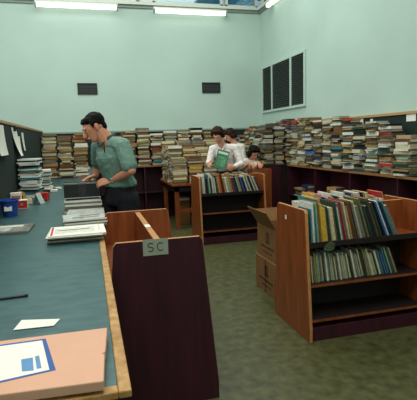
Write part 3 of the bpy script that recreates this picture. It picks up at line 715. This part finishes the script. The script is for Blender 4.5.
# things under the table and on the shelf behind the man
t = thing('cardboard_box', 'small brown box on the floor under the table', 'box', (1.45, 7.45, 0))
b = MB(); b.box(0, .2, 0, .2, 0, .5, kraft); b.build('carton', t, .004)
b = MB(); b.box(.0, .2, -.001, -.0001, .42, .46, paper); b.build('paper_strip', t)
t = thing('carrier_bag', 'crumpled white carrier bag on the floor under the table', 'bag', (1.78, 7.4, 0))
b = MB(); bmesh.ops.create_icosphere(b.bm, subdivisions=3, radius=.11); b.mi(paper)
for v in b.bm.verts:
    k_ = 1+.18*math.sin(v.co.x*60+v.co.z*35)*math.sin(v.co.y*55+1); v.co *= k_; v.co.z = max(v.co.z*2.2, -.2)+.2
b.build('bag_body', t)

# ---------------------------------------------------------------- people
def ell(bm, c, r, Rm=None):
    g = bmesh.ops.create_icosphere(bm, subdivisions=2, radius=1.0)['verts']
    r = r if hasattr(r, '__len__') else (r, r, r); Rm = Rm or Matrix.Identity(3)
    for v in g: v.co = Vector(c) + Rm @ Vector((v.co.x*r[0], v.co.y*r[1], v.co.z*r[2]))
    return g
def seg(bm, a, ra, b, rb, Rm=None, Rb=None):
    t_ = bmesh.new(); ell(t_, a, ra, Rm); ell(t_, b, rb, Rb or Rm)
    r = bmesh.ops.convex_hull(t_, input=t_.verts[:])
    bmesh.ops.delete(t_, geom=list({g for g in r['geom_interior'] if isinstance(g, bmesh.types.BMVert)}), context='VERTS')
    me = bpy.data.meshes.new('tmp'); t_.to_mesh(me); t_.free(); bm.from_mesh(me); bpy.data.meshes.remove(me)
def meld(bm, name, m, parent, voxel=.006, smooth=3, cut=None, disp=0):
    me = bpy.data.meshes.new(name); bm.to_mesh(me); bm.free(); me.materials.append(m)
    o = bpy.data.objects.new(name, me); COL.objects.link(o)
    r = o.modifiers.new('r', 'REMESH'); r.mode = 'VOXEL'; r.voxel_size = voxel
    if smooth: s = o.modifiers.new('s', 'SMOOTH'); s.iterations = smooth; s.factor = .5
    if disp:
        tx = bpy.data.textures.new('lumps', 'CLOUDS'); tx.noise_scale = .035
        d_ = o.modifiers.new('d', 'DISPLACE'); d_.texture = tx; d_.strength = disp; d_.texture_coords = 'GLOBAL'; d_.mid_level = .5
    dg = bpy.context.evaluated_depsgraph_get(); dg.update()
    nm = bpy.data.meshes.new_from_object(o.evaluated_get(dg)); o.modifiers.clear(); o.data = nm; nm.name = name
    for p in nm.polygons: p.use_smooth = True
    if not nm.materials: nm.materials.append(m)
    if parent: o.parent = parent
    return o
def frame(fwd, upv=(0, 0, 1)):
    """columns: right-hand side (x), back (y) , up (z) so that local -y is forward"""
    f_ = Vector(fwd).normalized(); u_ = Vector(upv); u_ = (u_-f_*u_.dot(f_)).normalized(); x_ = f_.cross(u_)
    return Matrix((x_, -f_, u_)).transposed()      # local x = the person's right, -y = forward
def hand(bm, wrist, dirv, palm_n, side, curl=.6, s=1.0):
    """palm faces palm_n; side=+1 puts the thumb on dirv x palm_n"""
    d_ = Vector(dirv).normalized(); n_ = Vector(palm_n); n_ = (n_-d_*n_.dot(d_)).normalized(); t_ = d_.cross(n_)*side; wv = Vector(wrist)
    P = Matrix((t_, n_, d_)).transposed()
    seg(bm, wv+d_*.015, (.026*s, .016*s, .02*s), wv+d_*.075*s, (.04*s, .013*s, .02*s), P)
    L = [.072, .08, .075, .058]
    for i in range(4):
        b0 = wv+d_*.082*s+t_*(.030-.020*i)*s; p_ = b0; a = .25
        for j, f_ in enumerate((.45, .32, .25)):
            a += curl*(.9 if j else .5); q = p_+(d_*math.cos(a)+n_*math.sin(a))*L[i]*f_*s
            seg(bm, p_, (.0092-.0008*j)*s, q, (.0086-.0008*j)*s); p_ = q
    p_ = wv+d_*.025*s+t_*.026*s; dd = (d_*.55+t_*.75+n_*.35).normalized()
    q = p_+dd*.04*s; seg(bm, p_, .0125*s, q, .0105*s); q2 = q+(d_*.75+t_*.25+n_*.5).normalized()*.032*s; seg(bm, q, .0103*s, q2, .0085*s)
def head(bm, c, Rh, s=1.0):
    """c = centre of the skull; Rh frame"""
    g = lambda x, y, z: Vector(c)+Rh @ Vector((x*s, y*s, z*s))
    ell(bm, g(0, .012, .028), (.074*s, .093*s, .088*s), Rh)
    seg(bm, g(0, -.028, .01), (.062*s, .055*s, .06*s), g(0, -.045, -.075), (.038*s, .034*s, .030*s), Rh)
    seg(bm, g(0, -.01, -.03), (.058*s, .05*s, .05*s), g(0, -.052, -.088), (.026*s, .022*s, .018*s), Rh)
    seg(bm, g(0, -.086, .014), (.008*s, .008*s, .008*s), g(0, -.106, -.028), (.013*s, .011*s, .009*s), Rh)   # nose
    seg(bm, g(-.034, -.078, .028), .010*s, g(.034, -.078, .028), .010*s)                                        # brow
    seg(bm, g(-.018, -.085, -.055), .0075*s, g(.018, -.085, -.055), .0075*s)                                    # mouth
    for sx in (-1, 1):
        seg(bm, g(sx*.074, .008, .012), (.006*s, .017*s, .020*s), g(sx*.072, .004, -.018), (.005*s, .010*s, .012*s), Rh)
def face_bits(c, Rh, parent, s=1.0, brow=None):
    g = lambda x, y, z: Vector(c)+Rh @ Vector((x*s, y*s, z*s))
    for sx in (-1, 1):
        bm = bmesh.new(); ell(bm, g(sx*.029, -.0715, .006), (.010*s, .0085*s, .0045*s), Rh); b = MB(); b.bm.free(); b.bm = bm; b.mi(eye_m); b.mi(ink)
        for f in bm.faces:
            f.smooth = True
            if (Rh.transposed() @ (f.calc_center_median()-g(sx*.03, -.078, .008))).y < .0015*s: f.material_index = 1
        b.build('eye', parent)
        bm = bmesh.new(); seg(bm, g(sx*.016, -.086, .027), .0038*s, g(sx*.046, -.074, .029), .0032*s); b = MB(); b.bm.free(); b.bm = bm; b.mi(brow or hair_b); b.build('eyebrow', parent)
    bm = bmesh.new(); seg(bm, g(-.02, -.090, -.055), (.006*s, .004*s, .004*s), g(.02, -.090, -.055), (.006*s, .004*s, .004*s), Rh); b = MB(); b.bm.free(); b.bm = bm; b.mi(lip_m); b.build('mouth', parent)
def person(label, J, fwd, hfwd, hup, skn, top_m, bot_m, hair_fn, sleeve='short', s=1.0, skirt=False, hands=None, female=False):
    V = {k_: Vector(v) for k_, v in J.items()}
    t = thing('person', label, 'person', (V['hip'].x, V['hip'].y, 0))
    inv = Vector((-V['hip'].x, -V['hip'].y, 0))
    for k_ in V: V[k_] = V[k_]+inv
    Rb = frame(fwd); tw = (V['chest']-V['hip']).normalized(); Rc = frame(fwd, tw); Rh = frame(hfwd, hup); X = Rb.col[0]
    hw = .165 if female else .185
    def torso(bm, g_):
        low = V['hip']+Vector((0, 0, .075)) if g_ else V['hip']
        seg(bm, low, ((.148 if not female else .15)*s+g_, .105*s+g_, .05 if g_ else .10*s), V['hip']*.45+V['chest']*.55, (.130*s+g_, .092*s+g_, .09*s), Rc)
        seg(bm, V['hip']*.45+V['chest']*.55, (.130*s+g_, .092*s+g_, .09*s), V['chest'], ((.155 if not female else .14)*s+g_, .108*s+g_, .10*s), Rc)
        seg(bm, V['chest'], (.15*s+g_, .10*s+g_, .09*s), V['shL']*.75+V['shR']*.25, .05*s+g_, Rc); seg(bm, V['chest'], (.15*s+g_, .10*s+g_, .09*s), V['shR']*.75+V['shL']*.25, .05*s+g_, Rc)
        mid = (V['shL']+V['shR'])/2
        for q in ('shL', 'shR'): seg(bm, mid+(V['neck']-mid)*.35, .055*s+g_*.6, V[q], .052*s+g_, Rc)
    bm = bmesh.new(); torso(bm, 0)
    seg(bm, V['chest']*.2+V['neck']*.8, (.066 if female else .078)*s, V['head']+Rh @ Vector((0, .022*s, -.05*s)), (.053 if female else .062)*s)
    head(bm, V['head'], Rh, s)
    for q in 'LR':
        seg(bm, V['sh'+q], .05*s, V['el'+q], .039*s); seg(bm, V['el'+q], .040*s, V['wr'+q], .027*s)
        seg(bm, V['hp'+q], .085*s, V['kn'+q], .055*s); seg(bm, V['kn'+q], .056*s, V['an'+q], .036*s)
        toe = V['an'+q]+Rb @ Vector((0, -.15*s, 0)); seg(bm, V['an'+q]-Vector((0, 0, .03)), .035*s, toe-Vector((0, 0, .04)), (.04*s, .04*s, .02*s), Rb)
        if hands:
            dr, pn_, sd, cu = hands[q]; hand(bm, V['wr'+q], dr, pn_, sd, cu, s)
    meld(bm, 'body', skn, t, .0045, 1)
    face_bits(V['head'], Rh, t, s, hair_br if female else hair_b)
    # shirt
    bm = bmesh.new(); torso(bm, .018)
    for q in 'LR':
        if sleeve == 'short':
            e = V['sh'+q]*.22+V['el'+q]*.78; seg(bm, V['sh'+q], .07*s, e, .066*s)
        else:
            seg(bm, V['sh'+q], .064*s, V['el'+q], .055*s); seg(bm, V['el'+q], .055*s, V['el'+q]*.12+V['wr'+q]*.88, .038*s)
    if female is False: seg(bm, V['hip']+Vector((0, 0, .06)), (.172*s, .125*s, .03), V['hip']+Vector((0, 0, .09)), (.165*s, .12*s, .05), Rb)
    sh = meld(bm, 'shirt' if not female else 'blouse', top_m, t, .007, 4, disp=.012)
    # trousers / skirt
    bm = bmesh.new()
    if skirt:
        seg(bm, V['hip']+Vector((0, 0, .03)), (.15*s, .112*s, .05), V['hip']-Vector((0, 0, .45)), (.21*s, .18*s, .02), Rb)
    else:
        seg(bm, V['hip']+Vector((0, 0, .05)), (.155*s, .115*s, .05), V['hip']-Vector((0, 0, .09)), (.158*s, .118*s, .06), Rb)
        for q in 'LR': seg(bm, V['hp'+q], .098*s, V['kn'+q], .074*s); seg(bm, V['kn'+q], .074*s, V['an'+q]+Vector((0, 0, .02)), .058*s)
    meld(bm, 'skirt' if skirt else 'trousers', bot_m, t, .008, 3, disp=.008)
    for q in 'LR':
        bm = bmesh.new(); toe = V['an'+q]+Rb @ Vector((0, -.16*s, 0)); hl = V['an'+q]+Rb @ Vector((0, .02*s, 0))
        z_ = V['an'+q].z
        seg(bm, Vector((hl.x, hl.y, .038)), (.040*s, .04*s, .034), Vector((toe.x, toe.y, .03)), (.046*s, .05*s, .026), Rb); seg(bm, Vector((hl.x, hl.y, .05)), (.042*s, .045*s, .03), Vector((hl.x, hl.y, .085)), (.038*s, .04*s, .02), Rb)
        meld(bm, 'shoe', shoe_m, t, .006, 2)
    hair_fn(t, V['head'], Rh, s)
    return t, V, Rb, Rc, Rh, inv
def legs(hip, fwd, spread=.10, step=.0, kneef=.02):
    X = frame(fwd).col[0]; F = Vector(fwd).normalized(); hip = Vector(hip); out = {}
    for q, sg in (('R', 1), ('L', -1)):
        o_ = X*spread*sg; out['hp'+q] = hip+o_*.9-Vector((0, 0, .06)); an = Vector((hip.x, hip.y, .09))+o_*1.15+F*step*sg; out['an'+q] = an
        out['kn'+q] = (out['hp'+q]+an)/2+F*kneef; 
    return out

# man in the green shirt
def man_hair(t, c, Rh, s):
    g = lambda x, y, z: Vector(c)+Rh @ Vector((x*s, y*s, z*s)); bm = bmesh.new()
    ell(bm, g(0, .030, .048), (.080*s, .090*s, .078*s), Rh)
    seg(bm, g(-.045, -.035, .078), .028*s, g(.045, -.035, .078), .028*s); seg(bm, g(-.035, -.056, .076), .016*s, g(.035, -.056, .076), .016*s)
    seg(bm, g(0, .06, .02), (.066*s, .045*s, .05*s), g(0, .075, -.035), (.05*s, .028*s, .02*s), Rh)
    for sx in (-1, 1): seg(bm, g(sx*.072, -.015, .05), (.008*s, .02*s, .025*s), g(sx*.074, -.022, .012), (.004*s, .008*s, .012*s), Rh)
    meld(bm, 'hair', hair_b, t, .006, 2, disp=.010)
fw_m = Vector((-.82, -.57, 0)).normalized()
hipm = (.26, 3.95, 1.02)
Jm = dict(hip=hipm, chest=(.205, 3.925, 1.315), neck=(.165, 3.92, 1.485), head=(.066, 3.885, 1.572), shL=(.285, 3.77, 1.415), shR=(.10, 4.08, 1.41),
          elL=(.335, 3.68, 1.215), wrL=(.185, 3.88, 1.125), elR=(-.02, 4.20, 1.20), wrR=(-.025, 4.085, 1.150))
Jm.update(legs(hipm, fw_m))
hm = dict(L=((-.75, .62, -.22), (-.1, .55, -.85), 1, .35), R=((-.25, .3, .1), (.2, .1, -1), -1, .3))
Jm['wrR'] = (.06, 4.17, ZA+.195); Jm['elR'] = (.085, 4.20, 1.24)
hm['R'] = ((-.95, -.3, -.22), (0, -.1, -1), -1, .15)
hm['L'] = ((-.93, .26, -.10), (-.1, .75, -.65), -1, .35)
tm, V, Rb, Rc, Rh, inv = person('man in green short-sleeved shirt looking down at a black album box', Jm, fw_m, (-.86, -.22, -.46), (-.40, -.06, .9), skin, shirt_g, jeans, man_hair, 'short', 1.02, hands=hm)
# collar, pocket pen, watch
g = lambda x, y, z: V['neck']+Rc @ Vector((x, y, z))
for sx in (-1, 1):
    bm = bmesh.new(); seg(bm, g(sx*.01, -.085, -.06), (.012, .008, .012), g(sx*.066, -.03, -.0), (.012, .012, .018), Rc); seg(bm, g(sx*.066, -.03, 0), (.012, .012, .018), g(sx*.04, .055, .03), (.016, .012, .02), Rc); meld(bm, 'collar', shirt_gd, tm, .005, 1)
b = MB(); pc = V['chest']+Rc @ Vector((-.07, -.131, .05)); b.cyl(pc, pc+Vector((0, 0, .09)), .005, .005, ink, 10); b.build('pen', tm)
b = MB(); d_ = (V['wrL']-V['elL']).normalized(); b.cyl(V['wrL']-d_*.035, V['wrL']-d_*.018, .0335, .033, steel, 20); b.build('wristwatch', tm)

def bob(m, long=.0, vol=1.0, face_open=True):
    def fn(t, c, Rh, s):
        g = lambda x, y, z: Vector(c)+Rh @ Vector((x*s, y*s, z*s)); bm = bmesh.new()
        ell(bm, g(0, .028, .05), (.094*s*vol, .10*s*vol, .088*s*vol), Rh)
        seg(bm, g(-.05, -.04, .088), .034*s, g(.05, -.04, .088), .034*s)
        for sx in (-1, 1): seg(bm, g(sx*.078, .0, .04), (.026*s, .045*s, .04*s), g(sx*.078, .03, -.03-long), (.022*s, .04*s, .035*s), Rh)
        seg(bm, g(0, .07, .0), (.075*s, .05*s, .06*s), g(0, .085, -.05-long), (.06*s, .035*s, .035*s), Rh)
        meld(bm, 'hair', m, t, .006, 2, disp=.028)
    return fn
# woman in white holding a green book
fw_w = Vector((-.55, -.83, 0)).normalized(); hipw = (2.12, 6.72, .90)
Jw = dict(hip=hipw, chest=(2.06, 6.68, 1.19), neck=(2.02, 6.65, 1.355), head=(1.93, 6.57, 1.505), shL=(2.20, 6.57, 1.30), shR=(1.89, 6.74, 1.29),
          elL=(2.27, 6.48, 1.06), wrL=(2.12, 6.37, 1.03), elR=(1.81, 6.68, 1.08), wrR=(1.76, 6.50, 1.09))
Jw.update(legs(hipw, fw_w, .09))
hw_ = dict(L=((-.9, -.1, .1), (-.2, .9, 0), 1, .45), R=((-.3, -.7, -.1), (.8, -.3, -.3), 1, .45))
tw_, V, Rb, Rc, Rh, inv = person('woman in white blouse with short dark hair holding a green book', Jw, fw_w, (-.50, -.62, -.55), (-.3, -.35, .88), skin_m2, blouse, jeans, bob(hair_br, 0, 1.02), 'long', .97, hands=hw_, female=True)
bm = bmesh.new(); nk = V['neck']
for sx in (-1, 1): seg(bm, nk+Rc @ Vector((sx*.012, -.095, -.09)), (.012, .006, .012), nk+Rc @ Vector((sx*.066, -.03, -.005)), (.018, .012, .016), Rc)
meld(bm, 'collar', blouse, tw_, .005, 1)
gb = bpy.data.objects.new('picture_book', book_mesh('held', .18, .29, .012, book_c, pages)); COL.objects.link(gb); gb.color = (*lin((52, 100, 72)), 1)
# stands upright in her hands, cover towards us
Mx = Matrix(((-.96, .18, -.2), (.22, .2, -.95), (-.14, .96, .17))).transposed()
zc = Vector((-.22, -.93, .28)).normalized(); yc = Vector((.36, .22, .9)); yc = (yc-zc*yc.dot(zc)).normalized(); xc = yc.cross(zc)
Mx = Matrix((xc, yc, zc)).transposed().to_4x4(); Mx.translation = Vector((1.93, 6.40, 1.14)); gb.matrix_world = Mx
tag(gb, 'green-covered picture book held upright by the woman in white', 'book')
bw = MB(); bw.box(-.06, .07, -.10, .05, .0121, .0126, mat('green_photo_print', (36, 84, 60), .45, scale=30, rgb2=(78, 150, 104))); bw.box(-.075, .075, .085, .12, .0121, .0126, mat('pale_title_print', (170, 200, 180), .5)); bw.build('cover_print', gb)
# woman behind her, turned away to the left
fw2 = Vector((-.9, .1, 0)).normalized(); hip2 = (2.66, 7.62, .88)
J2 = dict(hip=hip2, chest=(2.60, 7.60, 1.18), neck=(2.53, 7.59, 1.355), head=(2.45, 7.58, 1.505), shL=(2.62, 7.44, 1.29), shR=(2.58, 7.75, 1.29), elL=(2.63, 7.38, 1.05), wrL=(2.45, 7.39, .98), elR=(2.52, 7.80, 1.05), wrR=(2.38, 7.76, 1.0))
J2.update(legs(hip2, fw2, .08))
person('woman in cream long-sleeved top facing left behind the woman in white', J2, fw2, (-.85, .1, -.5), (-.4, 0, .9), skin_m2, blouse2, jeans, bob(hair_br, .02, 1.0), 'long', .95, hands=dict(L=((-.9, -.1, -.2), (0, .3, -1), 1, .5), R=((-.9, 0, -.2), (0, .3, -1), -1, .5)), female=True)
# crouching person reaching into the bin
fw3 = Vector((.15, -.95, 0)).normalized(); hip3 = (2.56, 7.30, .53)
J3 = dict(hip=hip3, chest=(2.60, 7.18, .92), neck=(2.63, 7.11, 1.085), head=(2.68, 7.00, 1.20), shL=(2.715, 7.08, 1.05), shR=(2.455, 7.12, 1.04), elL=(2.72, 6.93, .97), wrL=(2.68, 6.80, 1.05), elR=(2.46, 6.94, .97), wrR=(2.54, 6.80, 1.05))
X3 = frame(fw3).col[0]
J3 = {k_: Vector(v) for k_, v in J3.items()}
for q, sg in (('R', 1), ('L', -1)):
    J3['hp'+q] = Vector(hip3)+X3*.09*sg; J3['kn'+q] = Vector((hip3[0], 7.01, .50))+X3*.11*sg; J3['an'+q] = Vector((hip3[0], 7.05, .09))+X3*.11*sg
dz = Vector((0, 0, .10))

person('dark-haired person in white short-sleeved top leaning over the wooden bin', J3, fw3, (.1, -.75, -.5), (.05, -.4, .85), skin, blouse2, jeans, bob(hair_b, .05, 1.0), 'short', .93, hands=dict(L=((-.1, -.8, -.35), (0, .3, -1), 1, .4), R=((.2, -.8, -.35), (0, .3, -1), -1, .4)), female=True)
t = thing('stool', 'low dark stool under the person leaning over the bin', 'stool', (2.56, 7.34, 0))
b = MB(); b.cyl((0, 0, .33), (0, 0, .355), .13, .13, maroon_d, 24); b.build('seat', t, .004)
for a in range(4):
    c_, s_ = math.cos(a*math.pi/2+.78), math.sin(a*math.pi/2+.78)
    b = MB(); b.cyl((c_*.13, s_*.13, 0), (c_*.09, s_*.09, .33), .014, .014, maroon_d, 10); b.build('leg', t)
